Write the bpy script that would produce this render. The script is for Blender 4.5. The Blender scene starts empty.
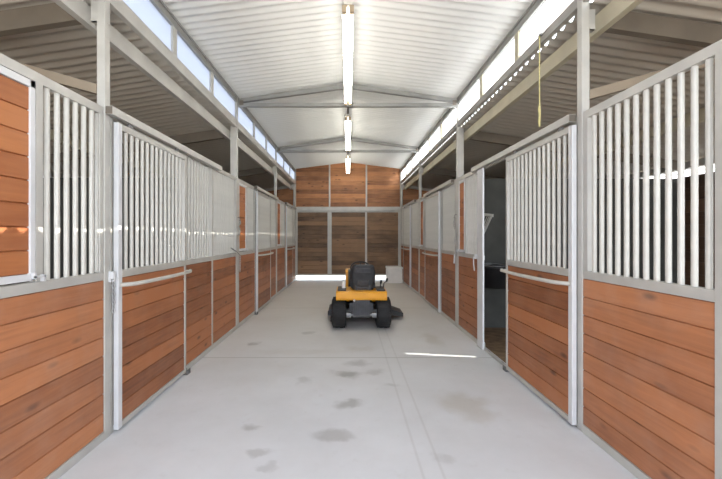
import bpy, bmesh, math, random
from mathutils import Vector, Matrix
random.seed(7)
C = bpy.context.scene.collection
PI = math.pi

# ------------------------------------------------------------------ materials
def new_mat(name):
    m = bpy.data.materials.new(name); m.use_nodes = True
    nt = m.node_tree
    return m, nt, nt.nodes['Principled BSDF']

def plain(name, col, rough=.5, metal=0., var=.12, scale=6., bump=0., stretch=(1, 1, 1)):
    m, nt, b = new_mat(name)
    tc = nt.nodes.new('ShaderNodeTexCoord'); mp = nt.nodes.new('ShaderNodeMapping')
    mp.inputs['Scale'].default_value = stretch
    nt.links.new(tc.outputs['Object'], mp.inputs[0])
    n = nt.nodes.new('ShaderNodeTexNoise'); n.inputs['Scale'].default_value = scale; n.inputs['Detail'].default_value = 5
    nt.links.new(mp.outputs[0], n.inputs['Vector'])
    r = nt.nodes.new('ShaderNodeValToRGB')
    r.color_ramp.elements[0].position = .3; r.color_ramp.elements[1].position = .7
    r.color_ramp.elements[0].color = (*[c * (1 - var) for c in col], 1)
    r.color_ramp.elements[1].color = (*[min(1, c * (1 + var)) for c in col], 1)
    nt.links.new(n.outputs['Fac'], r.inputs[0]); nt.links.new(r.outputs[0], b.inputs['Base Color'])
    b.inputs['Roughness'].default_value = rough; b.inputs['Metallic'].default_value = metal
    if bump:
        bp = nt.nodes.new('ShaderNodeBump'); bp.inputs['Strength'].default_value = bump; bp.inputs['Distance'].default_value = .004
        nt.links.new(n.outputs['Fac'], bp.inputs['Height']); nt.links.new(bp.outputs[0], b.inputs['Normal'])
    return m

def wood(name, light, dark, axis, dust=0.0, knots=True):
    """board timber: per-board tone from the 'tone' attribute, grain along the given axis"""
    m, nt, b = new_mat(name)
    N = nt.nodes.new; L = nt.links.new
    tc = N('ShaderNodeTexCoord'); at = N('ShaderNodeAttribute'); at.attribute_name = 'tone'
    off = N('ShaderNodeVectorMath'); off.operation = 'SCALE'; off.inputs[0].default_value = (7.3, 11.1, 5.7)
    L(at.outputs['Fac'], off.inputs['Scale'])
    add = N('ShaderNodeVectorMath'); L(tc.outputs['Object'], add.inputs[0]); L(off.outputs[0], add.inputs[1])
    mp = N('ShaderNodeMapping')
    mp.inputs['Scale'].default_value = (18, 1.1, 18) if axis == 'y' else (1.1, 18, 18)
    L(add.outputs[0], mp.inputs[0])
    g = N('ShaderNodeTexNoise'); g.inputs['Scale'].default_value = 2.2; g.inputs['Detail'].default_value = 7; g.inputs['Distortion'].default_value = .6
    L(mp.outputs[0], g.inputs['Vector'])
    bl = N('ShaderNodeTexNoise'); bl.inputs['Scale'].default_value = 2.3; bl.inputs['Detail'].default_value = 4
    L(add.outputs[0], bl.inputs['Vector'])
    s1 = N('ShaderNodeMath'); s1.operation = 'MULTIPLY'; s1.inputs[1].default_value = .55; L(g.outputs['Fac'], s1.inputs[0])
    s2 = N('ShaderNodeMath'); s2.operation = 'MULTIPLY_ADD'; s2.inputs[1].default_value = .55; L(bl.outputs['Fac'], s2.inputs[0]); L(s1.outputs[0], s2.inputs[2])
    s3 = N('ShaderNodeMath'); s3.operation = 'MULTIPLY_ADD'; s3.inputs[1].default_value = .55; L(at.outputs['Fac'], s3.inputs[0]); L(s2.outputs[0], s3.inputs[2])
    r = N('ShaderNodeValToRGB'); L(s3.outputs[0], r.inputs[0])
    r.color_ramp.elements[0].position = .42; r.color_ramp.elements[1].position = 1.02
    r.color_ramp.elements[0].color = (*dark, 1); r.color_ramp.elements[1].color = (*light, 1)
    out = r.outputs[0]
    if knots:
        mk = N('ShaderNodeMapping'); mk.inputs['Scale'].default_value = (6, 2.4, 6) if axis == 'y' else (2.4, 6, 6); L(add.outputs[0], mk.inputs[0])
        v = N('ShaderNodeTexVoronoi'); v.inputs['Scale'].default_value = 1.0; L(mk.outputs[0], v.inputs['Vector'])
        kr = N('ShaderNodeMapRange'); kr.inputs['From Min'].default_value = .05; kr.inputs['From Max'].default_value = .16
        kr.inputs['To Min'].default_value = .75; kr.inputs['To Max'].default_value = 0.
        L(v.outputs['Distance'], kr.inputs['Value'])
        mx = N('ShaderNodeMix'); mx.data_type = 'RGBA'; L(kr.outputs[0], mx.inputs['Factor']); L(out, mx.inputs[6])
        mx.inputs[7].default_value = (*[c * .35 for c in dark], 1); out = mx.outputs[2]
    if dust:
        dn = N('ShaderNodeTexNoise'); dn.inputs['Scale'].default_value = 5; dn.inputs['Detail'].default_value = 6; L(tc.outputs['Object'], dn.inputs['Vector'])
        dr = N('ShaderNodeMapRange'); dr.inputs['From Min'].default_value = .45; dr.inputs['From Max'].default_value = .8
        dr.inputs['To Min'].default_value = dust * .4; dr.inputs['To Max'].default_value = dust * 1.6; L(dn.outputs['Fac'], dr.inputs['Value'])
        mx = N('ShaderNodeMix'); mx.data_type = 'RGBA'; L(dr.outputs[0], mx.inputs['Factor']); L(out, mx.inputs[6])
        mx.inputs[7].default_value = (.50, .42, .36, 1); out = mx.outputs[2]
    L(out, b.inputs['Base Color'])
    b.inputs['Roughness'].default_value = .55
    bp = N('ShaderNodeBump'); bp.inputs['Strength'].default_value = .25; bp.inputs['Distance'].default_value = .003
    L(g.outputs['Fac'], bp.inputs['Height']); L(bp.outputs[0], b.inputs['Normal'])
    return m

def emitter(name, col, s):
    m, nt, b = new_mat(name)
    b.inputs['Base Color'].default_value = (*col, 1)
    b.inputs['Emission Color'].default_value = (*col, 1); b.inputs['Emission Strength'].default_value = s
    return m

def translucent(name, col):
    m, nt, b = new_mat(name)
    N = nt.nodes.new; L = nt.links.new
    t = N('ShaderNodeBsdfTranslucent'); t.inputs['Color'].default_value = (*col, 1)
    tr = N('ShaderNodeBsdfDiffuse'); tr.inputs['Color'].default_value = (*col, 1)
    mx = N('ShaderNodeMixShader'); mx.inputs[0].default_value = .2
    n = N('ShaderNodeTexNoise'); n.inputs['Scale'].default_value = 3
    tc = N('ShaderNodeTexCoord'); L(tc.outputs['Object'], n.inputs['Vector'])
    mr = N('ShaderNodeMapRange'); mr.inputs['To Min'].default_value = .04; mr.inputs['To Max'].default_value = .12; L(n.outputs['Fac'], mr.inputs['Value'])
    L(mr.outputs[0], mx.inputs[0]); L(t.outputs[0], mx.inputs[1]); L(tr.outputs[0], mx.inputs[2])
    L(mx.outputs[0], nt.nodes['Material Output'].inputs['Surface'])
    return m

VX, VY, F = 348., 236., 360.
def floor_pt(px, py):
    Y = 1.5 * F / (py - VY)
    return (px - VX) * Y / F, Y

def concrete():
    m, nt, b = new_mat('aisle concrete')
    N = nt.nodes.new; L = nt.links.new
    tc = N('ShaderNodeTexCoord'); P = tc.outputs['Object']
    n1 = N('ShaderNodeTexNoise'); n1.inputs['Scale'].default_value = 1.1; n1.inputs['Detail'].default_value = 8; n1.inputs['Roughness'].default_value = .62; L(P, n1.inputs['Vector'])
    n2 = N('ShaderNodeTexNoise'); n2.inputs['Scale'].default_value = 9; n2.inputs['Detail'].default_value = 6; L(P, n2.inputs['Vector'])
    r = N('ShaderNodeValToRGB'); L(n1.outputs['Fac'], r.inputs[0])
    r.color_ramp.elements[0].position = .28; r.color_ramp.elements[1].position = .72
    r.color_ramp.elements[0].color = (.55, .56, .575, 1); r.color_ramp.elements[1].color = (.66, .68, .71, 1)
    out = r.outputs[0]
    def mixin(fac, col):
        nonlocal out
        mx = N('ShaderNodeMix'); mx.data_type = 'RGBA'; L(fac, mx.inputs['Factor']); L(out, mx.inputs[6]); mx.inputs[7].default_value = (*col, 1); out = mx.outputs[2]
    # sandy tint toward the far end: cool near daylight put into the colour
    sx = N('ShaderNodeSeparateXYZ'); L(P, sx.inputs[0])
    g = N('ShaderNodeMapRange'); g.inputs['From Min'].default_value = 3.2; g.inputs['From Max'].default_value = 7.5; g.inputs['To Max'].default_value = .55; L(sx.outputs['Y'], g.inputs['Value'])
    mixin(g.outputs[0], (.62, .575, .49))
    # fine speckle
    sp = N('ShaderNodeMapRange'); sp.inputs['From Min'].default_value = .62; sp.inputs['From Max'].default_value = .8; sp.inputs['To Max'].default_value = .35; L(n2.outputs['Fac'], sp.inputs['Value'])
    mixin(sp.outputs[0], (.47, .46, .45))
    # stains: x px, y px, rx px, ry px, strength, colour
    oil, brown = (.21, .205, .20), (.40, .365, .30)
    wob = N('ShaderNodeTexNoise'); wob.inputs['Scale'].default_value = 5; wob.inputs['Detail'].default_value = 5; L(P, wob.inputs['Vector'])
    wv = N('ShaderNodeVectorMath'); wv.operation = 'MULTIPLY_ADD'; wv.inputs[1].default_value = (.28, .28, 0); L(wob.outputs['Color'], wv.inputs[0])
    sub = N('ShaderNodeVectorMath'); sub.operation = 'SUBTRACT'; sub.inputs[1].default_value = (.14, .14, 0); L(P, sub.inputs[0]); L(sub.outputs[0], wv.inputs[2])
    for px, py, rx, ry, s, col in [
        (346, 373, 16, 4, .75, oil), (358, 363, 12, 3, .45, oil), (375, 372, 10, 3, .35, oil), (350, 404, 13, 5, .6, oil),
        (336, 436, 19, 6, .5, oil), (302, 380, 8, 3.5, .3, oil), (249, 429, 9, 4, .5, oil), (256, 453, 11, 4, .4, oil), (268, 467, 8, 4, .3, oil),
        (463, 402, 26, 11, .55, brown), (480, 416, 18, 8, .35, brown), (253, 344, 6, 2, .6, oil), (432, 339, 10, 6, .45, brown),
        (308, 333, 6, 2, .4, oil), (392, 384, 6, 2, .3, oil), (444, 458, 9, 7, .25, oil), (360, 349, 16, 3, .3, brown), (300, 352, 50, 3, .2, brown)]:
        x, y = floor_pt(px, py); ax = rx * y / F; ay = ry * y * y / (1.5 * F)
        d = N('ShaderNodeVectorMath'); d.operation = 'SUBTRACT'; d.inputs[1].default_value = (x, y, 0); L(wv.outputs[0], d.inputs[0])
        q = N('ShaderNodeVectorMath'); q.operation = 'DIVIDE'; q.inputs[1].default_value = (ax, ay, 1e6); L(d.outputs[0], q.inputs[0])
        ln = N('ShaderNodeVectorMath'); ln.operation = 'LENGTH'; L(q.outputs[0], ln.inputs[0])
        mr = N('ShaderNodeMapRange'); mr.interpolation_type = 'SMOOTHSTEP'; mr.inputs['From Min'].default_value = .35; mr.inputs['From Max'].default_value = 1.35
        mr.inputs['To Min'].default_value = s * .85; mr.inputs['To Max'].default_value = 0; L(ln.outputs['Value'], mr.inputs['Value'])
        mixin(mr.outputs[0], col)
    # two faint wheel tracks
    for x0 in (.47, .60):
        a = N('ShaderNodeMath'); a.operation = 'SUBTRACT'; a.inputs[1].default_value = x0; L(sx.outputs['X'], a.inputs[0])
        ab = N('ShaderNodeMath'); ab.operation = 'ABSOLUTE'; L(a.outputs[0], ab.inputs[0])
        mr = N('ShaderNodeMapRange'); mr.inputs['From Min'].default_value = .004; mr.inputs['From Max'].default_value = .014; mr.inputs['To Min'].default_value = .22; mr.inputs['To Max'].default_value = 0; L(ab.outputs[0], mr.inputs['Value'])
        mixin(mr.outputs[0], (.34, .33, .32))
    # saw-cut joints across the aisle
    for y0 in (1.38, 4.44, 7.5, 10.55):
        a = N('ShaderNodeMath'); a.operation = 'SUBTRACT'; a.inputs[1].default_value = y0; L(sx.outputs['Y'], a.inputs[0])
        ab = N('ShaderNodeMath'); ab.operation = 'ABSOLUTE'; L(a.outputs[0], ab.inputs[0])
        mr = N('ShaderNodeMapRange'); mr.inputs['From Min'].default_value = .006; mr.inputs['From Max'].default_value = .02; mr.inputs['To Min'].default_value = .45; mr.inputs['To Max'].default_value = 0; L(ab.outputs[0], mr.inputs['Value'])
        mixin(mr.outputs[0], (.25, .24, .22))
    L(out, b.inputs['Base Color'])
    b.inputs['Roughness'].default_value = .62
    bp = N('ShaderNodeBump'); bp.inputs['Strength'].default_value = .12; bp.inputs['Distance'].default_value = .004; L(n2.outputs['Fac'], bp.inputs['Height']); L(bp.outputs[0], b.inputs['Normal'])
    return m

M = dict(
    frame=plain('grey painted steel', (.49, .48, .445), .42, .15, .08, 5),
    jamb=plain('pale painted steel', (.66, .67, .68), .4, .1, .06, 5),
    bar=plain('bar steel', (.56, .55, .505), .38, .1, .06, 9),
    rail=plain('tan primer steel', (.50, .46, .34), .5, .1, .1, 4),
    rust=plain('brown primer steel', (.17, .145, .115), .55, .1, .15, 4),
    brace=plain('brown brace steel', (.27, .22, .16), .55, .1, .15, 4),
    gutter=plain('dark channel steel', (.33, .32, .30), .45, .3, .1, 4),
    truss=plain('truss steel', (.30, .30, .285), .45, .2, .08, 4),
    roof=plain('white coated roof sheet', (.76, .77, .745), .45, .05, .04, 1.2, stretch=(1, .3, 1)),
    lowroof=plain('shaded galvanised roof sheet', (.47, .445, .395), .45, .15, .06, 1.2, stretch=(1, .3, 1)),  # darker than the aisle roof; its weaker light is put into the colour
    concrete=concrete(),
    dirt=plain('stall bedding dirt', (.20, .13, .07), .95, 0, .35, 8, .6),
    ground=plain('bright packed ground', (.62, .56, .47), .9, 0, .12, 2, .3),
    wood=wood('stall board timber', (.47, .178, .066), (.22, .070, .024), 'y', .14),
    shadewood=wood('shaded stall board timber', (.41, .148, .052), (.165, .052, .017), 'y', .07),  # stall timber darkened: weaker light down the aisle put into the colour
    hatch=wood('hatch board timber', (.48, .178, .058), (.28, .084, .026), 'y', .04),
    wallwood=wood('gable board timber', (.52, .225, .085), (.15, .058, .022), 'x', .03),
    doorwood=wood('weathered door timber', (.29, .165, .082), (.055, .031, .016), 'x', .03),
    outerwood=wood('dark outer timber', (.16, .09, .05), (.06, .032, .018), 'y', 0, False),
    liner=plain('dark stall lining', (.055, .057, .05), .7, 0, .25, 3),
    backing=plain('board backing', (.26, .17, .12), .9, 0, .1, 6),
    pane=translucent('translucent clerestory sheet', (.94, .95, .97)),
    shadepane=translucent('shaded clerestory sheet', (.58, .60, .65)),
    tube=emitter('fluorescent tube', (1., .96, .87), 16.),
    housing=plain('fixture white enamel', (.72, .70, .64), .4),
    socket=plain('aged lamp socket', (.50, .40, .27), .6),
    yellow=plain('tractor yellow enamel', (.80, .36, .015), .3, 0, .05, 4),
    black=plain('black plastic', (.018, .019, .021), .45, 0, .2, 8),
    seat=plain('seat vinyl', (.030, .032, .036), .5, 0, .2, 14, .2),
    seatpanel=plain('seat panel vinyl', (.055, .057, .062), .5, 0, .2, 14, .2),
    rubber=plain('tyre rubber', (.016, .016, .017), .75, 0, .2, 20),
    iron=plain('dark grey steel', (.07, .072, .078), .5, .4, .2, 14),
    steel=plain('bare cast steel', (.22, .22, .22), .45, .6, .25, 12),
    chain=plain('chain zinc', (.50, .50, .50), .35, .6, .2, 20),
    white=plain('white plastic', (.88, .87, .84), .45, 0, .06, 4),
    red=plain('red plastic', (.5, .03, .02), .4),
    rope=plain('yellow rope fibre', (.62, .56, .26), .85, 0, .15, 60),
    greyrope=plain('grey rope fibre', (.40, .39, .36), .9, 0, .15, 60),
)

# ------------------------------------------------------------------ mesh builder
class MB:
    def __init__(s): s.v = []; s.f = []; s.t = []; s.smooth = []
    def _add(s, vs, fs, tone=.5, smooth=False):
        o = len(s.v); s.v += [tuple(v) for v in vs]; s.f += [tuple(i + o for i in f) for f in fs]
        s.t += [tone] * len(fs); s.smooth += [smooth] * len(fs)
    def box(s, a, b, tone=.5):
        x0, x1 = sorted((a[0], b[0])); y0, y1 = sorted((a[1], b[1])); z0, z1 = sorted((a[2], b[2]))
        s._add([(x0, y0, z0), (x1, y0, z0), (x1, y1, z0), (x0, y1, z0), (x0, y0, z1), (x1, y0, z1), (x1, y1, z1), (x0, y1, z1)],
               [(0, 3, 2, 1), (4, 5, 6, 7), (0, 1, 5, 4), (1, 2, 6, 5), (2, 3, 7, 6), (3, 0, 4, 7)], tone)
        return s
    def prism(s, poly, axis, a, b, tone=.5, smooth=False):
        """extrude a closed 2-D polygon along an axis; poly is in the two other axes, in x,y,z order"""
        def p(u, w, d): return {'x': (d, u, w), 'y': (u, d, w), 'z': (u, w, d)}[axis]
        n = len(poly); vs = [p(u, w, a) for u, w in poly] + [p(u, w, b) for u, w in poly]
        s._add(vs, [(i, (i + 1) % n, n + (i + 1) % n, n + i) for i in range(n)], tone, smooth)
        s._add(vs, [tuple(range(n))[::-1], tuple(range(n, 2 * n))], tone, False)
        return s
    def rbox(s, a, b, r, axis='x', seg=3, tone=.5):
        """box with rounded edges parallel to axis"""
        lo = [min(p, q) for p, q in zip(a, b)]; hi = [max(p, q) for p, q in zip(a, b)]
        i, j = {'x': (1, 2), 'y': (0, 2), 'z': (0, 1)}[axis]; k = 'xyz'.index(axis)
        poly = []
        for cx, cy, st in ((hi[i] - r, hi[j] - r, 0), (lo[i] + r, hi[j] - r, 1), (lo[i] + r, lo[j] + r, 2), (hi[i] - r, lo[j] + r, 3)):
            for q in range(seg + 1):
                t = (st + q / seg) * PI / 2; poly.append((cx + r * math.cos(t), cy + r * math.sin(t)))
        return s.prism(poly, axis, lo[k], hi[k], tone, True)
    def tube(s, pts, r, seg=8, cap=True, closed=False):
        pts = [Vector(p) for p in pts]; n = len(pts); rs = r if isinstance(r, (list, tuple)) else [r] * n
        rings = []; up = None
        for i, p in enumerate(pts):
            if closed: d = pts[(i + 1) % n] - pts[i - 1]
            else: d = pts[min(i + 1, n - 1)] - pts[max(i - 1, 0)]
            d.normalize()
            if up is None: up = Vector((0, 0, 1)) if abs(d.z) < .9 else Vector((1, 0, 0))
            x = (up - d * up.dot(d)).normalized(); y = d.cross(x); up = x
            rings.append([p + (x * math.cos(2 * PI * k / seg) + y * math.sin(2 * PI * k / seg)) * rs[i] for k in range(seg)])
        vs = [v for ring in rings for v in ring]; fs = []
        for i in range(n if closed else n - 1):
            j = (i + 1) % n
            fs += [(i * seg + k, i * seg + (k + 1) % seg, j * seg + (k + 1) % seg, j * seg + k) for k in range(seg)]
        s._add(vs, fs, .5, True)
        if cap and not closed:
            s._add(rings[0], [tuple(range(seg))[::-1]]); s._add(rings[-1], [tuple(range(seg))])
        return s
    def lathe(s, prof, axis, c, seg=32):
        """prof: (radius, along) closed ring profile around an axis through c"""
        vs = []; n = len(prof)
        for k in range(seg):
            t = 2 * PI * k / seg
            for r, h in prof:
                u, w = r * math.cos(t), r * math.sin(t)
                o = {'x': (h, u, w), 'y': (u, h, w), 'z': (u, w, h)}[axis]
                vs.append((c[0] + o[0], c[1] + o[1], c[2] + o[2]))
        fs = []
        for k in range(seg):
            q = (k + 1) % seg
            fs += [(k * n + i, k * n + (i + 1) % n, q * n + (i + 1) % n, q * n + i) for i in range(n)]
        s._add(vs, fs, .5, True)
        return s
    def xform(s, mat, start=0):
        s.v = s.v[:start] + [tuple(mat @ Vector(v)) for v in s.v[start:]]; return s
    def mesh(s, name, mat):
        me = bpy.data.meshes.new(name); me.from_pydata(s.v, [], s.f)
        me.polygons.foreach_set('use_smooth', s.smooth)
        at = me.attributes.new('tone', 'FLOAT', 'FACE'); at.data.foreach_set('value', s.t)
        bm = bmesh.new(); bm.from_mesh(me); bmesh.ops.recalc_face_normals(bm, faces=bm.faces); bm.to_mesh(me); bm.free()
        me.materials.append(mat)
        return me
    def build(s, name, mat, parent=None, bevel=0, loc=None, sharp=True):
        o = bpy.data.objects.new(name, s.mesh(name, mat)); C.objects.link(o)
        if parent: o.parent = parent
        if loc: o.location = loc
        if bevel:
            bv = o.modifiers.new('Bevel', 'BEVEL'); bv.width = bevel; bv.segments = 2; bv.limit_method = 'ANGLE'; bv.angle_limit = math.radians(50)
        return o

def place(me, name, loc, parent):
    o = bpy.data.objects.new(name, me); C.objects.link(o); o.parent = parent; o.location = loc; return o

def thing(name, loc, label, cat, group=None):
    o = bpy.data.objects.new(name, None); C.objects.link(o); o.location = loc; o.empty_display_size = .1
    o['label'] = label; o['category'] = cat; o['kind'] = 'thing'
    if group: o['group'] = group
    return o
def tag(o, label, cat, group=None):
    o['label'] = label; o['category'] = cat; o['kind'] = 'thing'
    if group: o['group'] = group
    return o
def struct(o, label=None, cat=None):
    o['kind'] = 'structure'
    if label: o['label'] = label
    if cat: o['category'] = cat
    return o

# ------------------------------------------------------------------ dimensions
XW = 1.82                       # centre plane of the stall fronts
ZMID0, ZMID1 = 1.175, 1.235     # rail between boards and bars
ZT0, ZT1 = 2.39, 2.45           # rail over the bars
YEND = 12.33                    # inner face of the gable wall
YNEAR = -.45                    # open end of the barn
XOUT = 5.5                      # outer walls
ROOFZ, LOWSL = 3.284, .15       # stall roof height where it meets the aisle, and its slope
POST = {-1: [-.44, 2.68, 5.84, 9.04, 12.27], 1: [-.44, 2.785, 5.93, 9.08, 12.25]}
SIDE = {-1: 'across from the open stall', 1: 'on the open stall side'}

# ------------------------------------------------------------------ setting
struct(MB().box((-1.86, YNEAR - .6, -.1), (1.86, YEND + .1, 0)).build('floor', M['concrete']), 'pale stained concrete aisle floor', 'floor')
for k, sd in enumerate((-1, 1)):
    struct(MB().box((sd * 1.86, YNEAR, -.1), (sd * XOUT, YEND, -.004)).build('floor', M['dirt']), 'brown dirt floor inside the stalls ' + SIDE[sd], 'floor')
struct(MB().box((-60, -40, -.3), (60, 70, -.101)).build('ground', M['ground']), 'sunlit ground outside the barn', 'ground')
apron = struct(MB().box((-3, YEND + .1, -.1), (3, YEND + 6, -.02)).build('floor', M['ground']), 'sunlit apron beyond the gable doors', 'floor')

def boards(mb, axis, a0, a1, z0, z1, f0, f1, top=None, h=.132, gap=.007, ch=.005):
    """horizontal boards: length along axis from a0 to a1, face from f0 (front) to f1 (back)"""
    n = max(1, round((z1 - z0) / h)); h = (z1 - z0) / n; dirn = 1 if f1 > f0 else -1
    for i in range(n):
        b0 = z0 + i * h; b1 = z0 + (i + 1) * h
        tone = random.random() ** 1.2 * .9 + .05
        def cut(u0, u1, bb1a, bb1b, tn):
            poly = [(f1, b0), (f0 + dirn * ch * 2, b0), (f0 + dirn * ch, b0 + gap / 2), (f0, b0 + ch)]
            poly += [(f0, bb1a - ch), (f0 + dirn * ch, bb1a - gap / 2), (f0 + dirn * ch * 2, bb1a), (f1, bb1a)]
            ax = axis
            mb.prism(poly, ax, u0, u1, tn)
        cut(a0, a1, b1, b1, tone)
    return mb

# corrugated sheets
def corrugated(name, mat, xs, zs, y0, y1, pitch=.115, amp=.016, ns=8):
    n = int(round((y1 - y0) / pitch * ns)); mb = MB(); vs = []
    for i in range(n + 1):
        y = y0 + (y1 - y0) * i / n; w = amp * math.sin(2 * PI * y / pitch)
        for x, z in zip(xs, zs): vs.append((x, y, z + w))
    m = len(xs); fs = [(i * m + j, i * m + j + 1, (i + 1) * m + j + 1, (i + 1) * m + j) for i in range(n) for j in range(m - 1)]
    mb._add(vs, fs, .5, True)
    o = mb.build(name, mat); return struct(o)
EAVE, RIDGE = 3.775, 4.03
c = corrugated('ceiling', M['roof'], [-2.0, -1.0, 0, 1.0, 2.0], [RIDGE - .25, RIDGE - .125, RIDGE, RIDGE - .125, RIDGE - .25], YNEAR - .2, YEND + .25)
c['label'] = 'pale corrugated gable roof over the aisle'; c['category'] = 'ceiling'
for sd in (-1, 1):
    xs = [sd * x for x in (1.845, 2.8, 3.8, 4.8, 5.75)]
    c = corrugated('ceiling', M['lowroof'], xs, [ROOFZ - LOWSL * (abs(x) - 1.845) for x in xs], YNEAR - .2, YEND + .25, .125, .020)
    c['label'] = 'corrugated lean-to roof over the stalls ' + SIDE[sd]; c['category'] = 'ceiling'

# gable wall -----------------------------------------------------------------
wl = bpy.data.objects.new('wall_back', None); C.objects.link(wl); wl.location = (0, YEND, 0); struct(wl, 'timber gable wall at the far end of the aisle', 'wall')
gable = lambda x: RIDGE - .125 * abs(x)
def gable_panel(x0, x1):
    mb = MB(); z = 2.5; h = .15
    while True:
        z1 = z + h; segs = 6; done = True
        tone = random.random() * .9
        for s in range(segs):
            u0 = x0 + (x1 - x0) * s / segs; u1 = x0 + (x1 - x0) * (s + 1) / segs
            t0 = min(z1 - .004, gable(u0)); t1 = min(z1 - .004, gable(u1))
            if t0 <= z + .002 and t1 <= z + .002: continue
            done = False
            t0 = max(t0, z + .001); t1 = max(t1, z + .001)
            mb._add([(u0, .012, z), (u1, .012, z), (u1, .012, t1), (u0, .012, t0), (u0, .04, z), (u1, .04, z), (u1, .04, t1), (u0, .04, t0)],
                    [(0, 1, 2, 3), (4, 7, 6, 5), (0, 4, 5, 1), (3, 2, 6, 7), (0, 3, 7, 4), (1, 5, 6, 2)], tone)
        if done: break
        z = z1
    return mb
for a, b in ((-1.78, -.645), (-.615, .615), (.645, 1.78)):
    gable_panel(a, b).build('board_panel', M['wallwood'], wl)
mb = MB(); mb._add([(-1.88, .06, 2.4), (1.88, .06, 2.4), (1.82, .06, RIDGE - .2075), (0, .06, RIDGE + .02), (-1.82, .06, RIDGE - .2075)], [(0, 1, 2, 3, 4)])
mb.build('backing', M['backing'], wl)
mb = MB()
mb.box((-1.80, -.03, 2.36), (1.80, .05, 2.50))
for x in (-.63, .63): mb.box((x - .028, -.012, 2.5), (x + .028, .05, gable(x)))
for x in (-1.83, 1.83): mb.box((x - .045, .0, 0), (x + .045, .055, 3.78))
mb.build('frame', M['frame'], wl, .004)
for sd in (-1, 1):
    w = bpy.data.objects.new('wall_back', None); C.objects.link(w); w.location = (sd * 1.93, YEND, 0); struct(w, 'timber end wall of the stalls ' + SIDE[sd], 'wall')
    mb = boards(MB(), 'x', sd * -.05, sd * 3.6, 0, 2.9, .01, .04, h=.15); mb.build('board_panel', M['wallwood'], w)
    mb = MB(); mb._add([(sd * -.06, .05, 0), (sd * 3.6, .05, 0), (sd * 3.6, .05, 2.72), (sd * -.06, .05, 3.24)], [(0, 1, 2, 3)])
    mb._add([(sd * -.06, .03, 2.85), (sd * 2.4, .03, 2.85), (sd * -.06, .03, 3.24)], [(0, 1, 2)]); mb.build('upper_panel', M['wallwood'], w)
    z = lambda X: ROOFZ - LOWSL * (X - 1.845) - .03
    MB().prism([(sd * -.04, z(1.86)), (sd * 3.6, z(5.5)), (sd * 3.6, z(5.5) - .09), (sd * -.04, z(1.86) - .09)], 'y', -.05, .0).build('top_girt', M['frame'], w)
# sliding gable doors with daylight under them
def leaf(name, x0, x1, stiles, lab):
    d = bpy.data.objects.new(name, None); C.objects.link(d); d.location = (0, YEND, 0); struct(d, lab, 'door')
    zb, zt = .145, 2.36
    mb = MB(); mb.box((x0, .005, zb), (x1, .06, zb + .05)); mb.box((x0, .005, zt - .05), (x1, .06, zt - .002))
    edges = [x0] + stiles + [x1 - .07]
    for i, e in enumerate(edges): mb.box((e, .0, zb), (e + .07, .06, zt - .003))
    mb.build('frame', M['frame'], d, .003)
    for i in range(len(edges) - 1):
        boards(MB(), 'x', edges[i] + .07, edges[i + 1], zb + .05, zt - .05, .02, .05, h=.155).build('board_panel', M['doorwood'], d)
    return d
leaf('door_1', -1.80, -.632, [], 'brown timber gable door leaf with one panel, at the empty corner')
leaf('door_2', -.632, 1.79, [.585], 'wide brown timber gable door leaf with two panels, behind the white box')

# outer walls with an open slot under the eaves
for sd, nm in ((-1, 'wall_left'), (1, 'wall_right')):
    w = bpy.data.objects.new(nm, None); C.objects.link(w); w.location = (sd * XOUT, 0, 0); struct(w, 'dark outer stall wall ' + SIDE[sd], 'wall')
    ztop = 2.47
    if sd < 0:
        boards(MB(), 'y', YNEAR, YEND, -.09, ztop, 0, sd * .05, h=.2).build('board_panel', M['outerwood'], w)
    else:       # an outer door stands ajar: slit with ends added to shape its sun streak
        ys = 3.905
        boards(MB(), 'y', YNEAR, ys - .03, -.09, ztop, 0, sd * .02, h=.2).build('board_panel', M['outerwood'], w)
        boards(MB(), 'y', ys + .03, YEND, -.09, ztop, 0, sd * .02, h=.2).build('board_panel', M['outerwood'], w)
        MB().box((0, ys - .031, 2.28), (.02, ys + .031, 2.47)).build('slit_head', M['outerwood'], w); MB().box((0, ys - .031, -.09), (.02, ys + .031, 1.87)).build('slit_foot', M['outerwood'], w)
    mb = MB()
    for z in (2.53, 2.58): mb.box((0, YNEAR, z), (sd * .03, YEND, z + .012))
    mb.box((0, YNEAR, 2.60), (sd * .05, YEND, 2.71)); mb.build('eave_rail', M['frame'], w)
    MB().box((sd * .032, YNEAR, 2.46), (sd * .036, YEND, 2.66)).build('light_strip', M['pane'], w)
# partitions between the stalls
for sd in (-1, 1):
    for i in (2, 3):
        y = POST[sd][i]
        w = MB().box((sd * 1.87, y - .03, -.003), (sd * (XOUT - .01), y + .03, 2.44)).build('partition_wall', M['liner']); struct(w, f'dark lined partition between stalls', 'wall')

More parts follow.
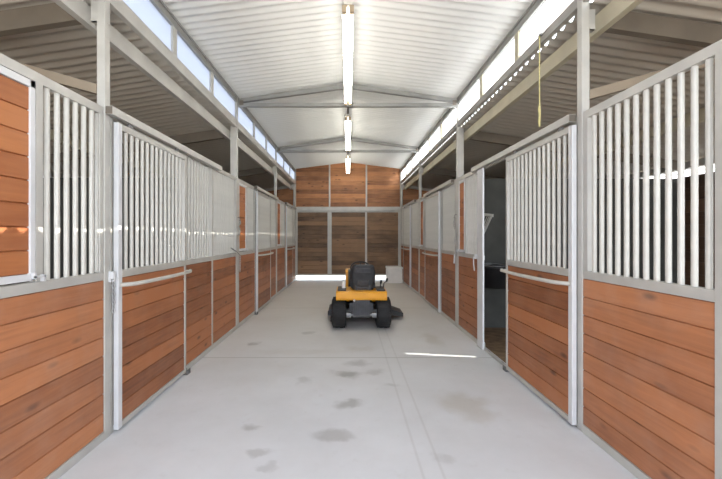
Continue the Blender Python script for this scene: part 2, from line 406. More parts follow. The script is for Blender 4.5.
# ------------------------------------------------------------------ posts, beams, rafters
ordn = ['first', 'second', 'third', 'last']
plab = {
 (-1, 1): 'grey steel post beside the chain latch and the large bowed door handle',
 (-1, 2): 'grey steel post with a strap hanging from a hook, across from open stall',
 (-1, 3): 'slim grey steel post at the second truss, across from the open stall',
 (-1, 4): 'grey steel corner post meeting gable wall at its empty corner',
 (1, 1): 'grey steel post next to the door near the hanging yellow rope',
 (1, 2): 'grey steel post with frayed lead rope, just beyond the open stall',
 (1, 3): 'slim grey steel post at the second truss, on open stall side',
 (1, 4): 'grey steel corner post rising behind the white box'}
for sd in (-1, 1):
    for i, y in enumerate(POST[sd]):
        if i == 0: continue
        p = thing('steel_post', (sd * XW, y, 0), plab[sd, i], 'post', 'aisle posts')
        MB().box((-sd * .03, -.03, .006), (sd * (.08 if i == 2 else .03), .03, 3.745)).build('shaft', M['frame'], p, .004)
        MB().box((-.031, -.031, 0), (.031, .031, .006)).build('base_plate', M['frame'], p)
        mb = MB(); mb.box((sd * -.032, -.022, 3.08), (sd * .075, .022, 3.09)); mb.box((sd * .03, -.022, 3.08), (sd * .078, -.016, 3.24)); mb.build('beam_bracket', M['frame'], p)
    # boot: near posts are doubled under the top rail
for sd in (-1, 1):
    # long sill / eave / header members, one per side
    b = MB().box((sd * 1.795, YNEAR, 3.290 if sd > 0 else 3.26), (sd * 1.845, YEND, 3.37))
    o = b.build('window_sill_beam', M['gutter'] if sd > 0 else M['frame'], None, .004); struct(o, 'long sill beam under the clerestory ' + SIDE[sd], 'beam')
    b = MB().box((sd * 1.795, YNEAR, 3.665), (sd * 1.85, YEND, 3.745)); b.box((sd * 1.78, YNEAR, 3.735), (sd * 1.87, YEND, 3.757))
    o = b.build('eave_beam', M['truss']); struct(o, 'eave beam over the clerestory ' + SIDE[sd], 'beam')
    poly = [(sd * 1.93, 3.08), (sd * 1.985, 3.08), (sd * 1.985, 3.095), (sd * 1.945, 3.095), (sd * 1.945, 3.205), (sd * 1.985, 3.205), (sd * 1.985, 3.22), (sd * 1.93, 3.22)]
    o = MB().prism(poly, 'y', YNEAR, YEND).build('header_beam', M['rail'] if sd > 0 else M['frame']); struct(o, 'channel header beam under the stall roof ' + SIDE[sd], 'beam')
    poly = [(sd * 3.97, 2.79), (sd * 4.03, 2.79), (sd * 4.03, 2.93), (sd * 3.97, 2.935)]
    o = MB().prism(poly, 'y', YNEAR, YEND).build('purlin_beam', M['rail']); struct(o, 'tan purlin under the stall roof ' + SIDE[sd], 'beam')
    for i, y in enumerate(POST[sd]):
        if i in (0, 4): continue
        z = lambda X: ROOFZ - LOWSL * (X - 1.845) - .018
        wh = {1: 'over the first bay post', 2: 'over the second bay post', 3: 'over the third bay post'}[i]
        r = MB().prism([(sd * 1.988, z(1.99)), (sd * 3.968, z(3.97)), (sd * 3.968, z(3.97) - .15), (sd * 1.988, z(1.99) - .15)], 'y', y - .03, y - .018)
        r.prism([(sd * 1.988, z(1.99) - .138), (sd * 3.968, z(3.97) - .138), (sd * 3.968, z(3.97) - .15), (sd * 1.988, z(1.99) - .15)], 'y', y - .018, y + .03)
        r.prism([(sd * 4.032, z(4.03)), (sd * 5.49, z(5.49)), (sd * 5.49, z(5.49) - .15), (sd * 4.032, z(4.03) - .15)], 'y', y - .03, y - .018)
        o = r.build('roof_rafter', M['rust']); tag(o, f'brown steel stall rafter {wh} {SIDE[sd]}', 'rafter', 'stall rafters')
        if i == 1:
            b = MB(); b.prism([(sd * 1.852, 2.55), (sd * 1.852, 2.62), (sd * 2.95, 2.925), (sd * 2.95, 2.855)], 'y', y - .03, y + .03)
            o = b.build('knee_brace', M['brace']); tag(o, 'tan sloping knee brace from the nearer post to rafter, ' + SIDE[sd], 'brace', 'knee braces')

# clerestory windows
nwin = 0
for sd in (-1, 1):
    for bay in range(4):
        y0, y1 = POST[sd][bay], POST[sd][bay + 1]
        for k in range(3):
            a = y0 + .03 + (y1 - y0 - .06) * k / 3; b = y0 + .03 + (y1 - y0 - .06) * (k + 1) / 3
            nwin += 1
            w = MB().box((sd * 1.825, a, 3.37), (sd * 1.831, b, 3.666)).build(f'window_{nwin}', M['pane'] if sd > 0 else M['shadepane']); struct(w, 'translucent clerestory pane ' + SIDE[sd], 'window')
            mb = MB()
            if k > 0: mb.box((sd * 1.797, a - .045, 3.37), (sd * 1.822, a + .045, 3.666))
            if k < 2 or True: mb.box((sd * 1.802, a, 3.37), (sd * 1.822, b, 3.385))
            mb.build('window_frame', M['rail'] if sd > 0 else M['frame'], w)

# roof trusses
def truss(y, lab):
    t = thing('roof_truss', (0, y, 0), lab, 'truss', 'aisle roof trusses')
    MB().box((-1.788, -.03, 3.605), (1.788, .03, 3.665)).build('tie_beam', M['truss'], t, .004)
    for sd in (-1, 1):
        poly = [(sd * 1.78, 3.672), (sd * 1.78, 3.73), (sd * .006, 3.985), (sd * .006, 3.91)]
        MB().prism(poly, 'y', -.03, .03).build('rafter', M['truss'], t, .004)
        MB().box((sd * 1.70, -.045, 3.625), (sd * 1.76, -.031, 3.70)).build('gusset_bracket', M['rust'], t)
truss(POST[-1][2] + .04, 'grey steel roof truss directly before the second ceiling light')
truss(POST[-1][3] + .02, 'smaller looking grey roof truss between second and third ceiling lights')

# conduit and fluorescent strips
mb = MB().tube([(0, 1.9, 3.72), (0, 12.33, 3.72)], .013, 8)
for y in (2.6, 5.0, 7.4, 10.4): mb.tube([(0, y, 3.72), (0, y, RIDGE - .02)], .005, 6)
tag(mb.build('conduit_pipe', M['rust']), 'thin brown conduit running under the ridge above ceiling lights', 'conduit')
for y0, lab in ((3.36, 'largest lit fluorescent strip light, before the first truss'), (6.52, 'lit fluorescent strip light hung between the two trusses'), (9.72, 'short looking lit fluorescent strip light in front of gable wall')):
    t = thing('strip_light', (0, y0, 3.6), lab, 'ceiling light', 'fluorescent strip lights')
    L_ = 2.42
    mb = MB().prism([(-.05, .10), (-.035, .065), (.035, .065), (.05, .10), (.05, .107), (-.05, .107)], 'y', 0, L_); mb.build('housing', M['housing'], t)
    for e in (0, L_ - .05):
        mb = MB()
        for x in (-.034, .034): mb.box((x - .022, e, -.005), (x + .022, e + .05, .062))
        mb.build('socket', M['socket'], t, .006)
    for x in (-.038, .038):
        MB().tube([(x, .05, .028), (x, L_ - .05, .028)], .0155, 10).build('tube', M['tube'], t)

# ------------------------------------------------------------------ stall fronts
bar_me = MB().tube([(0, 0, 0), (0, 0, ZT0 - ZMID1 + .012)], .0155, 10).mesh('bar', M['bar'])
def put_bars(t, y0, y1, x=0, z=ZMID1 - .006, y_ref=0, me=None, pitch=.0765):
    n = max(1, int(round((y1 - y0) / pitch)) - 1)
    for k in range(n):
        y = y0 + (y1 - y0) * (k + 1) / (n + 1)
        place(me or bar_me, 'bar', (x, y - y_ref, z), t)

def stall_front(sd, y0, y1, label, stiles, bars, kicks, hatches=(), uppers=(), plates=(), toprail=None):
    """a fixed stall front between two posts; all y are world, the thing's base is at y0"""
    t = thing('stall_barrier', (sd * XW, y0, 0), label, 'stall front', 'fixed stall fronts')
    mb = MB(); R = lambda a, b, z0, z1, dx=.02: mb.box((-dx, a - y0, z0), (dx, b - y0, z1))
    for a, b in kicks:
        R(a, b, .0, .06, .031); R(a, b, ZMID0, ZMID1, .026)
    for a, b in (toprail or [(y0, y1)]): R(a, b, ZT0, ZT1, .0195)
    for s in stiles:
        w = s[1] if isinstance(s, tuple) else .04; c = s[0] if isinstance(s, tuple) else s
        z1 = ZT0 + .006
        R(c - w / 2, c + w / 2, ZMID1 if isinstance(s, tuple) and len(s) > 3 else .0, z1, .0205 if isinstance(s, tuple) and len(s) > 3 else .027)
    for a, b in plates: R(a, b, ZMID1, ZT0, .012)
    mb.build('frame', M['frame'], t, .003)
    for a, b in kicks:
        ed = sorted([a] + [(s[0] if isinstance(s, tuple) else s) for s in stiles if a + .05 < (s[0] if isinstance(s, tuple) else s) < b - .05 and not (isinstance(s, tuple) and len(s) > 3)] + [b])
        for i in range(len(ed) - 1):
            boards(MB(), 'y', ed[i] - y0, ed[i + 1] - y0, .06, ZMID0, sd * -.022, sd * .016).build('board_panel', M['wood'] if y0 < 1 else M['shadewood'], t)
    for a, b in bars: put_bars(t, a, b, y_ref=y0)
    for a, b in uppers: boards(MB(), 'y', a - y0, b - y0, ZMID1, ZT0, sd * -.012, sd * .016).build('upper_board_panel', M['hatch'], t)
    for a, b in hatches:
        f = MB(); a_, b_ = a - y0, b - y0; w = .035
        for p, q in (((a_, ZMID1 + .01), (a_ + w, ZT0 - .004)), ((b_ - w, ZMID1 + .01), (b_, ZT0 - .004)), ((a_, ZMID1 + .01), (b_, ZMID1 + .05)), ((a_, ZT0 - .045), (b_, ZT0 - .004))):
            f.box((sd * -.022, p[0], p[1]), (sd * .01, q[0], q[1]))
        fo = f.build('hatch_frame', M['jamb'], t, .003)
        boards(MB(), 'y', a_ + w, b_ - w, ZMID1 + .05, ZT0 - .045, sd * -.012, sd * .008).build('hatch_boards', M['hatch'], fo)
        l = MB().box((sd * -.045, b_ - .03, ZMID1 + .02), (sd * -.022, b_ - .018, ZMID1 + .055)); l.box((sd * -.045, b_ - .03, ZMID1 + .025), (sd * -.035, b_ + .05, ZMID1 + .037)); l.box((sd * -.045, b_ + .03, ZMID1 + .0), (sd * -.022, b_ + .042, ZMID1 + .04))
        l.build('hatch_latch', M['jamb'], fo)
    return t

P = POST
# across from the open stall
stall_front(-1, YNEAR + .04, P[-1][1] - .032, 'fixed stall front with large timber hatch and six bars beside it',
    [(-.38, .05), (.86, .05), (2.102, .05, ZT0, 0), (2.63, .035, ZT0, 0)], [(2.10, 2.63)], [(-.41, P[-1][1] - .033)], [(.89, 2.073)], [(-.35, .83)], [(2.60, 2.647)])
stall_front(-1, P[-1][1] + .032, P[-1][2] - .032, 'long barred stall front behind the bowed-handle door, without any hatch',
    [(2.735, .03), (3.86, .04), (4.765, .045), (5.78, .04)], [(3.88, 4.745), (4.787, 5.762)], [(3.84, 5.808)])
stall_front(-1, P[-1][2] + .032, P[-1][3] - .032, 'barred stall front with narrow timber hatch beyond post with hanging strap',
    [(5.9, .05), (6.4, .04, ZT0, 0), (6.95, .04), (8.13, .04), (8.98, .04)], [(6.42, 6.93), (8.15, 8.96)], [(5.88, 6.97), (8.11, 9.0)], [(5.93, 6.375)])
stall_front(-1, P[-1][3] + .032, P[-1][4] - .032, 'last barred stall front with narrow hatch, by the empty gable corner',
    [(9.1, .05), (9.64, .04, ZT0, 0), (10.26, .04), (11.46, .04), (12.2, .04)], [(9.66, 10.24), (11.48, 12.18)], [(9.08, 10.28), (11.44, 12.23)], [(9.16, 9.61)])
# on the open stall side
stall_front(1, YNEAR + .04, P[1][1] - .032, 'fixed stall front of twelve thick bars over stained boards, by yellow rope',
    [(-.38, .05), (1.737, .05), (2.728, .045, ZT0, 0)], [(1.737, 2.735)], [(-.41, P[1][1] - .033)], (), [(-.35, 1.70)])
stall_front(1, P[1][1] + .032, P[1][2] - .032, 'stall front with narrow timber hatch, around the open stall doorway',
    [(2.85, .03), (5.53, .04, ZT0, 0), (5.87, .04)], [(4.87, 5.51)], [(4.852, 5.897)], [(5.56, 5.86)])
stall_front(1, P[1][2] + .032, P[1][3] - .032, 'barred stall front with narrow hatch, framing second door on open stall side',
    [(6.0, .05), (6.94, .04), (8.2, .04), (8.58, .04, ZT0, 0), (9.02, .04)], [(6.02, 6.92), (8.22, 8.56)], [(5.97, 6.96), (8.18, 9.04)], [(8.61, 8.99)])
stall_front(1, P[1][3] + .032, P[1][4] - .032, 'last barred stall front with no hatch, behind the white box',
    [(9.14, .05), (10.2, .04), (11.4, .04), (12.18, .04)], [(9.17, 10.18), (11.42, 12.16)], [(9.12, 10.22), (11.38, 12.21)])

# the open doorway's white jamb and sill guide
t = thing('door_jamb', (XW, 4.80, 0), 'white upright jamb at the edge of the open stall doorway', 'door jamb')
MB().box((-.055, -.08, .008), (-.0325, .12, ZT0 + .007)).build('upright', M['jamb'], t, .004)
MB().box((-.062, -.085, 0), (-.033, .125, .008)).build('foot_plate', M['frame'], t)
t = thing('floor_guide', (XW, 4.4, 0), 'flat metal floor guide across the open stall doorway', 'floor guide')
mb = MB().box((-.03, -.36, 0), (-.022, .355, .03)); mb.box((-.03, -.36, 0), (.02, .355, .006)); mb.build('channel', M['frame'], t)
for a in (-.2, .2): MB().box((-.021, a, .006), (0, a + .05, .022)).build('bolt_block', M['steel'], t)

# door heads (tracks)
def track(sd, y0, y1, lab):
    t = thing('door_track', (sd * 1.768, y0, 2.40), lab, 'door track', 'sliding door tracks')
    poly = [(-.026, 0), (.029, 0), (.029, .062), (-.026, .062)]
    MB().prism(poly, 'y', 0, y1 - y0).build('track_rail', M['frame'], t, .004)
    for y in (-.003, y1 - y0): MB().box((-.024, y, .004), (.027, y + .003, .058)).build('end_cap', M['rust'], t)
    return t
track(-1, 2.66, 4.98, 'long sliding door track above the bowed-handle door, across from open stall')
track(-1, 6.9, 9.0, 'sliding door track beyond the post with hanging strap')
track(-1, 10.22, 12.22, 'short looking door track near the empty gable corner')
track(1, 2.84, 5.1, 'long sliding door track over the open stall doorway')
track(1, 6.1, 8.34, 'sliding door track past the frayed lead rope post')
track(1, 9.5, 11.85, 'sliding door track above the door by the white box')

# sliding doors
def stall_door(sd, y0, y1, lab, group='sliding stall doors', handle_len=None):
    XD = 1.764
    t = thing('stall_gate', (sd * XD, y0, 0), lab, 'stall door', group)
    w = y1 - y0; zb, zt = .03, 2.365; d = .019
    for nm, q0, q1 in (('bottom_rail', zb, zb + .04), ('middle_rail', ZMID0 + .005, ZMID1 + .005), ('top_rail', zt - .05, zt)):
        MB().box((-d, .05, q0), (d, w - .035, q1)).build(nm, M['frame'], t, .003)
    MB().box((-d, 0, zb - .005), (d, .05, zt + .001)).build('stile', M['jamb'], t, .004)
    MB().box((-d, w - .035, zb - .005), (d, w, zt + .001)).build('stile', M['frame'], t, .004)
    boards(MB(), 'y', .05, w - .035, zb + .04, ZMID0 + .005, sd * -.010, sd * .014).build('board_panel', M['shadewood'], t)
    put_bars(t, .045, w - .03, z=ZMID1, y_ref=0, me=door_bar_me)
    hl = MB(); a, b = .02, w + (.03 if y0 < 4 else -.05)
    off = -sd * .10; x0 = -sd * d
    pts = [(x0, a, 1.125), (x0 + off * .5, a + .05, 1.125)]
    n = 10
    for k in range(n + 1):
        u = k / n; pts.append((x0 + off * (.75 + .25 * math.sin(PI * u)), a + .1 + (b - a - .2) * u, 1.125))
    pts += [(x0 + off * .5, b - .05, 1.125), (x0 + (off * .35 if b > w else 0), b, 1.125)]
    if b > w: pts[-1] = (x0 + off * .3, b, 1.125); hl.tube([(x0 - sd * -.002, w - .018, 1.125), (x0 + off * .62, w - .018, 1.125)], .012, 8)
    hl.tube(pts, .0165, 10); hl.build('pull_handle', M['bar'], t)
    for y in (.18, w - .18):
        MB().box((-.006, y - .03, zt + .001), (.006, y + .03, 2.399)).build('hanger', M['steel'], t)
    return t
door_bar_me = MB().tube([(0, 0, 0), (0, 0, 2.32 - ZMID1)], .0145, 10).mesh('bar', M['bar'])
stall_door(-1, 2.735, 3.885, 'large closed sliding door with bowed handle, beside the chain latch post')
stall_door(-1, 6.95, 8.16, 'closed sliding stall door beyond the narrow hatch across from the open stall')
stall_door(-1, 10.28, 11.46, 'small looking closed stall door by the empty gable corner')
stall_door(1, 2.805, 3.985, 'large sliding door pushed aside from the open stall doorway')
stall_door(1, 6.93, 8.2, 'closed sliding stall door past the frayed lead rope post')
stall_door(1, 10.17, 11.4, 'small looking closed stall door just behind the white box')
# door floor guides (bottom stops)
for sd, y, lab in ((-1, 3.93, 'small steel floor stop at the foot of the bowed-handle door'), (1, 4.02, 'small steel floor stop below the pushed-aside door edge'), (-1, 6.9, 'small steel floor stop beyond the hanging strap post')):
    mb = MB().box((-.02, -.05, 0), (.03, .03, .008)); mb.box((-.02, -.05, 0), (-.012, .03, .05)); mb.box((.02, -.05, 0), (.028, .03, .05))
    o = mb.build('floor_stop', M['steel']); o.location = (sd * 1.76, y, 0); tag(o, lab, 'floor stop', 'door floor stops')

# ------------------------------------------------------------------ chains, ropes, hooks
def chain_mb(x, y, z0, z1, r=.011, link=.034):
    mb = MB(); z = z0; k = 0
    while z > z1:
        pts = []
        for q in range(10):
            t = 2 * PI * q / 10; u = r * math.cos(t); w = link * .62 * math.sin(t)
            pts.append((x + (u if k % 2 else 0), y + (0 if k % 2 else u), z - link / 2 + w))
        mb.tube(pts, .0035, 6, closed=True); z -= link * .9; k += 1
    return mb
t = thing('latch_chain', (-1.785, 2.705, 1.2), 'white latch with zinc chain dangling between post and bowed-handle door', 'latch chain')
mb = MB().box((-.0049, -.015, -.045), (.012, .03, .035)); mb.box((.012, -.012, -.02), (.03, .0, .03)); mb.tube([(.02, -.006, .03), (.034, -.006, .035), (.036, -.006, -.03), (.02, -.006, -.035)], .006, 8)
mb.build('latch', M['jamb'], t)
chain_mb(.016, .012, -.03, -.27).build('chain', M['chain'], t)
t = thing('latch_lever', (1.782, 4.99, 1.22), 'pale latch lever hanging just beyond the white jamb of open doorway', 'latch lever')
MB().box((-.022, -.02, -.04), (.006, .03, .03)).build('latch_plate', M['jamb'], t, .004)
MB().tube([(-.03, .0, .0), (-.034, .02, -.03), (-.03, .03, -.12), (-.03, .0, -.2)], .008, 8).build('lever', M['jamb'], t)
def strap(name, sd, y, lab, z0, z1, extra):
    t = thing(name, (sd * 1.79, y, 0), lab, 'lead rope')
    MB().tube([(0, 0, z0 + .05), (-sd * .03, 0, z0 + .05), (-sd * .045, 0, z0), (-sd * .03, 0, z0 - .02), (-sd * .015, 0, z0)], .005, 8).build('hook', M['steel'], t)
    pts = [(-sd * (.028 + .01 * math.sin(k * 1.3)), .018 * math.sin(k * .9), z0 + .01 - (z0 - z1) * k / 9) for k in range(10)]
    MB().tube(pts, [.010 + .004 * (k % 3) for k in range(9)] + [.016], 8).build('rope', M['greyrope'], t)
    if extra: extra(t)
def lsx(t):
    MB().tube([(.03, -.42, 1.32), (.05, -.2, 1.25), (.045, -.02, 1.19)], .008, 8).build('tie_bar', M['steel'], t)
    chain_mb(.04, .0, 1.2, .93).build('chain', M['chain'], t)
strap('lead_rope', -1, 5.835, 'grey strap with tie bar and chain hanging on post, no rope fray', 1.75, 1.5, lsx)
def rsx(t):
    MB().tube([(-.03, .02, 1.2), (-.04, .0, 1.12), (-.035, .03, 1.05)], .012, 8).build('snap', M['jamb'], t)
strap('lead_rope', 1, 5.925, 'frayed pale lead rope hanging on the post beyond the open stall', 1.80, 1.15, rsx)
t = thing('pull_rope', (1.79, 3.34, 3.30), 'thin yellow rope with knotted end hanging from the clerestory sill', 'rope')
mb = MB().tube([(-.012, 0, .07), (-.014, 0, -.3), (-.01, .004, -.6)], .0055, 8); mb.build('rope', M['rope'], t)
MB().tube([(-.01, .004, -.58), (-.012, .006, -.62), (-.01, .0, -.68), (-.014, .004, -.74), (-.012, 0, -.79)], [.008, .013, .009, .012, .006], 8).build('knot', M['rope'], t)
MB().box((-.018, -.02, .055), (.004, .02, .075)).build('cleat', M['steel'], t)

# ------------------------------------------------------------------ open stall fittings
t = thing('hay_rack', (2.10, 5.898, 1.40), 'white wire corner hay rack on the dark wall of open stall', 'hay rack')
mb = MB(); zt = .44
rim = [(-.2 + .47 * k / 10, -.30 * math.sin(PI * k / 10), zt) for k in range(11)]
mb.tube(rim, .011, 8); mb.tube([(-.2, 0, zt), (.27, 0, zt)], .011, 8)
for k in range(1, 11): mb.tube([rim[k], (rim[k][0] * .3 - .02, -.01, .0)], .007, 6)
mb.tube([(-.1, -.01, 0), (.07, -.01, 0)], .009, 6)
mb.build('wire_basket', M['bar'], t)
MB().box((.24, -.012, zt - .03), (.28, .0, zt + .02)).build('wall_bracket', M['bar'], t)
t = thing('feed_bucket', (2.30, 5.898, .70), 'black feed bucket hung on the dark wall of open stall', 'feed bucket')
mb = MB(); prof = [(.20, 0.), (.235, .30), (.25, .31), (.25, .33), (.225, .33), (.19, .02), (.0, .02), (.0, 0)]
mb.lathe(prof, 'z', (0, -.255, 0), 24); mb.build('bucket', M['black'], t)
mb = MB(); mb.tube([(.24 * math.cos(a), -.255 + .24 * math.sin(a), .345) for a in [2 * PI * k / 24 for k in range(24)]], .008, 6, closed=True); mb.build('rim', M['steel'], t)
MB().box((-.05, -.012, .26), (.05, 0, .36)).build('hanger', M['steel'], t)

# ------------------------------------------------------------------ garden tractor
T = thing('garden_tractor', (.215, 5.92, 0), 'yellow and black riding mower parked in the aisle, seen from behind', 'riding mower')
def wheel(x, y, r, w, sd, nm):
    hw = w / 2
    prof = [(r * .50, -hw * .75), (r * .62, -hw * .96), (r * .80, -hw), (r * .93, -hw * .86), (r, -hw * .60), (r * 1.0, 0), (r, hw * .60), (r * .93, hw * .86), (r * .80, hw), (r * .62, hw * .96), (r * .50, hw * .75)]
    mb = MB().lathe(prof, 'x', (0, 0, 0), 40)
    n = 22
    for k in range(n):      # turf tread lugs
        a = 2 * PI * k / n
        for s, sh in ((-1, 0), (1, PI / n)):
            st = len(mb.v)
            mb.box((s * hw * .10, -.016, r * .985), (s * hw * .52, .016, r * 1.012)); mb.xform(Matrix.Rotation(a + sh, 4, 'X'), st)
            st = len(mb.v)
            mb.box((s * hw * .55, -.014, r * .955), (s * hw * .84, .014, r * .995)); mb.xform(Matrix.Rotation(a + sh + PI / n, 4, 'X'), st)
    t = mb.build(nm, M['rubber'], T, loc=(x, y, r))
    rim = MB().lathe([(0, -hw * .3), (r * .42, -hw * .3), (r * .5, -hw * .72), (r * .53, -hw * .72), (r * .53, hw * .72), (r * .5, hw * .72), (r * .42, hw * .3), (0, hw * .3)], 'x', (0, 0, 0), 28)
    rim.build('rim', M['yellow'] if nm == 'front_wheel' else M['steel'], t)
for sd in (-1, 1):
    wheel(sd * .36, 0, .25, .235, sd, 'rear_wheel'); wheel(sd * .34, 1.22, .19, .15, sd, 'front_wheel')
# chassis and rear axle
mb = MB().rbox((-.19, -.10, .25), (.19, 1.45, .42), .02, 'y'); mb.build('chassis', M['iron'], T)
mb = MB().tube([(-.30, 0, .25), (.30, 0, .25)], .05, 14); mb.rbox((-.14, -.10, .17), (.14, .12, .34), .04, 'x'); mb.tube([(-.34, 1.22, .2), (.34, 1.22, .2)], .028, 10); mb.build('axle', M['steel'], T)
# rear fender: side profile extruded across, with rounded wheel arches
fm = MB()
top = [(-.20, .475), (-.215, .51), (-.215, .585), (-.19, .612), (-.12, .620), (.30, .625), (.40, .61), (.52, .46), (.56, .33), (.60, .32), (.60, .30), (.54, .30), (.48, .42), (.38, .56), (.28, .60), (-.10, .60), (-.15, .58), (-.17, .475)]
def shell(x0, x1, prof): fm.prism(prof, 'x', x0, x1)
shell(-.405, .405, top)
fender = fm.build('rear_fender', M['yellow'], T, .012)
for sd in (-1, 1):
    MB().prism([(-.17, .478), (-.15, .59), (.28, .605), (.37, .57), (.46, .44), (.40, .44), (.30, .53), (.22, .55), (-.12, .53), (-.15, .478)], 'x', sd * .385, sd * .404).build('fender_skirt', M['yellow'], fender)
    mb = MB().rbox((sd * .245, -.15, .618), (sd * .385, .26, .638), .008, 'y'); mb.build('fender_pad', M['black'], fender, .004)
MB().box((-.07, -.2175, .555), (.07, -.2145, .585)).build('badge', M['yellow'], fender)
# hitch plate with a ribbed face
mb = MB().box((-.135, -.20, .23), (.135, -.185, .50))
for k in range(9): mb.box((-.122 + k * .0285, -.206, .25), (-.108 + k * .0285, -.20, .47))
hp = mb.build('hitch_plate', M['iron'], T, .003)
mb = MB().box((-.24, -.17, .215), (.24, -.10, .26)); mb.rbox((-.24, -.19, .19), (-.17, -.08, .28), .02, 'x'); mb.rbox((.17, -.19, .19), (.24, -.08, .28), .02, 'x'); mb.build('drawbar', M['steel'], hp, .004)
mb = MB().lathe([(0, -.018), (.012, -.014), (.018, 0), (.012, .014), (0, .018)], 'y', (-.115, -.208, .475), 14); mb.build('reflector', M['white'], hp)
# seat
sm = MB(); 
prof = [(-.05, .67), (-.06, .72), (.0, .765), (.30, .775), (.38, .75), (.39, .70), (.34, .665)]
sm.prism(prof, 'x', -.20, .20, .5, True)
seat = sm.build('seat', M['seat'], T, .03, (.03, 0, -.02))
bm_ = MB(); H = [(.60, .150), (.70, .195), (.80, .205), (.95, .205), (1.03, .185), (1.065, .15)]
def lean(z): return -.02 - .18 * (z - .6)
ringv = []
for z, hw in H:
    y = lean(z); 
    ringv += [(-hw, y + .02, z), (-hw * .80, y - .035, z), (hw * .80, y - .035, z), (hw, y + .02, z), (hw * .85, y + .085, z), (-hw * .85, y + .085, z)]
fs = []
for i in range(len(H) - 1):
    for k in range(6): fs.append((i * 6 + k, i * 6 + (k + 1) % 6, (i + 1) * 6 + (k + 1) % 6, (i + 1) * 6 + k))
fs += [tuple(range(6))[::-1], tuple(range((len(H) - 1) * 6, len(H) * 6))]
bm_._add(ringv, fs, .5, False)
sb = bm_.build('seat_back', M['seat'], T, .018, (.03, 0, -.03))
# raised shell panels on the back of the seat
def shellpanel(z0, z1, w0, w1, dy, nm, mat):
    m = MB(); y0, y1 = lean(z0) - .035, lean(z1) - .035
    m._add([(-w0, y0 + .004, z0), (w0, y0 + .004, z0), (w1, y1 + .004, z1), (-w1, y1 + .004, z1), (-w0 * .92, y0 - dy, z0 + .012), (w0 * .92, y0 - dy, z0 + .012), (w1 * .92, y1 - dy, z1 - .012), (-w1 * .92, y1 - dy, z1 - .012)],
           [(4, 5, 6, 7), (0, 1, 5, 4), (1, 2, 6, 5), (2, 3, 7, 6), (3, 0, 4, 7), (0, 3, 2, 1)])
    m.build(nm, mat, sb, .004)
shellpanel(.93, 1.02, .125, .115, .012, 'back_ridge', M['seatpanel'])
shellpanel(.72, .82, .095, .085, .018, 'back_ridge', M['seatpanel'])
shellpanel(.62, .71, .125, .135, .010, 'back_ridge', M['seatpanel'])
mb = MB().rbox((-.15, -.02, .645), (.15, .30, .675), .01, 'x'); 
for x in (-.11, .11): mb.box((x - .012, -.09, .62), (x + .012, -.06, .70)); mb.tube([(x, -.075, .645), (x, -.075, .72)], .018, 10)
mb.build('seat_bracket', M['iron'], T, 0, (.03, 0, -.02))
# dash, steering, hood
mb = MB().prism([(.62, .36), (.62, .70), (.70, .86), (.80, .88), (.86, .86), (.86, .36)], 'x', -.21, .21); mb.build('dash', M['black'], T, .02)
st = MB(); ring = [(.175 * math.cos(2 * PI * k / 32), .175 * math.sin(2 * PI * k / 32), 0) for k in range(32)]
st.tube(ring, .014, 8, closed=True)
for a in (PI / 2, PI * 7 / 6, PI * 11 / 6): st.tube([(0, 0, -.02), (.17 * math.cos(a), .17 * math.sin(a), 0)], .011, 8)
st.lathe([(0, .01), (.04, .005), (.045, -.02), (0, -.03)], 'z', (0, 0, 0), 16)
st.tube([(0, 0, -.02), (0, 0, -.2)], .02, 10)
mt = Matrix.Translation((0.01, .54, .93)) @ Matrix.Rotation(math.radians(33), 4, 'X')
st.xform(mt); st.build('steering_wheel', M['black'], T)
hd = MB().prism([(.80, .42), (.80, .855), (.95, .875), (1.30, .845), (1.50, .79), (1.58, .70), (1.60, .44)], 'x', -.26, .26)
hood = hd.build('hood', M['yellow'], T, .045)
MB().box((-.17, 1.585, .47), (.17, 1.61, .66)).build('grille', M['black'], hood, .01)
for sd in (-1, 1): MB().box((sd * .255, .95, .52), (sd * .266, 1.35, .60)).build('side_vent', M['black'], hood)
mb = MB().rbox((-.42, .42, .30), (.42, .95, .325), .01, 'x'); mb.build('footboard', M['black'], T)
# lift levers beside the seat
for x, y, lean_, h in ((.325, .10, .01, .75), (.385, .16, .055, .78)):
    mb = MB().tube([(x, y, .62), (x + .004, y - .005, .70), (x + lean_, y - .01, h - .03)], .008, 8); lv = mb.build('lever', M['iron'], T)
    MB().tube([(x + lean_ - .004, y - .01, h - .05), (x + lean_, y - .01, h - .02), (x + lean_ + .008, y - .01, h + .01)], [.012, .019, .014], 10).build('grip', M['black'], lv)
# mower deck with discharge chute
dk = [(-.57, .10), (-.57, .18), (-.48, .235), (.44, .235), (.52, .18), (.52, .10)]
mb = MB().prism(dk, 'y', .40, .98); deck = mb.build('mower_deck', M['iron'], T, .02)
ch = MB(); ch._add([(.50, .45, .215), (.50, .92, .215), (.77, .90, .125), (.77, .50, .125), (.50, .45, .10), (.50, .92, .10), (.77, .90, .06), (.77, .50, .06)],
    [(0, 1, 2, 3), (7, 6, 5, 4), (0, 4, 5, 1), (1, 5, 6, 2), (2, 6, 7, 3), (3, 7, 4, 0)])
ch.build('discharge_chute', M['black'], deck)
for x in (-.50, .48):
    MB().lathe([(.01, -.02), (.05, -.02), (.055, 0), (.05, .02), (.01, .02)], 'x', (x, .36, .055), 16).build('gauge_wheel', M['black'], deck)
    MB().box((x - .01, .34, .05), (x + .01, .42, .16)).build('wheel_arm', M['iron'], deck)
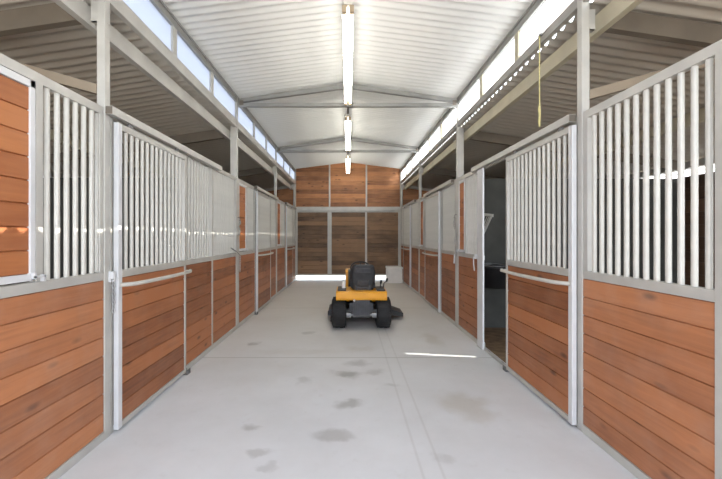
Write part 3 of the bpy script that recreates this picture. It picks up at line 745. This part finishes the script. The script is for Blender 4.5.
# can on the fender
t = thing('drink_can', (.215 - .285, 5.92 + .03, .639), 'small white can standing on the mower fender', 'can')
MB().lathe([(0, 0), (.030, 0), (.033, .008), (.033, .10), (.027, .118), (0, .118)], 'z', (0, 0, 0), 20).build('can_body', M['white'], t)
MB().lathe([(0, .118), (.025, .118), (.025, .124), (0, .124)], 'z', (0, 0, 0), 20).build('can_lid', M['steel'], t)

# white box by the gable door
t = thing('storage_box', (1.485, 11.62, 0), 'white plastic box on the floor in front of the gable door', 'box')
MB().box((-.24, -.24, 0), (.24, .24, .44)).build('box_body', M['white'], t, .02)
MB().box((-.25, -.25, .442), (.25, .25, .52)).build('lid', M['white'], t, .02)

# ------------------------------------------------------------------ light
sun = bpy.data.lights.new('sun', 'SUN'); sun.energy = 9.0; sun.angle = .004; sun.color = (1, .95, .87)
so = bpy.data.objects.new('sun', sun); C.objects.link(so)
so.rotation_euler = Vector((-1, .145, -.478)).to_track_quat('-Z', 'Y').to_euler()
w = bpy.data.worlds.new('sky'); bpy.context.scene.world = w; w.use_nodes = True
nt = w.node_tree; bg = nt.nodes['Background']
sky = nt.nodes.new('ShaderNodeTexSky'); sky.sky_type = 'HOSEK_WILKIE'
sky.sun_direction = Vector((1, -.145, .458)).normalized(); sky.turbidity = 4; sky.ground_albedo = .5
mx = nt.nodes.new('ShaderNodeMix'); mx.data_type = 'RGBA'; mx.inputs['Factor'].default_value = .75
nt.links.new(sky.outputs[0], mx.inputs[6]); mx.inputs[7].default_value = (.87, .95, 1.08, 1)
nt.links.new(mx.outputs[2], bg.inputs['Color']); bg.inputs['Strength'].default_value = 4.2

# ------------------------------------------------------------------ camera
cam = bpy.data.cameras.new('camera'); co = bpy.data.objects.new('camera', cam); C.objects.link(co)
co.location = (0, 0, 1.5); co.rotation_euler = (PI / 2, 0, 0)
cam.sensor_width = 36; cam.lens = 36 * F / 722; cam.clip_start = .02
cam.shift_x = (361 - VX) / 722; cam.shift_y = -(239.5 - VY) / 722
sc = bpy.context.scene; sc.camera = co
sc.view_settings.view_transform = 'Standard'; sc.view_settings.look = 'None'; sc.view_settings.exposure = 0.42
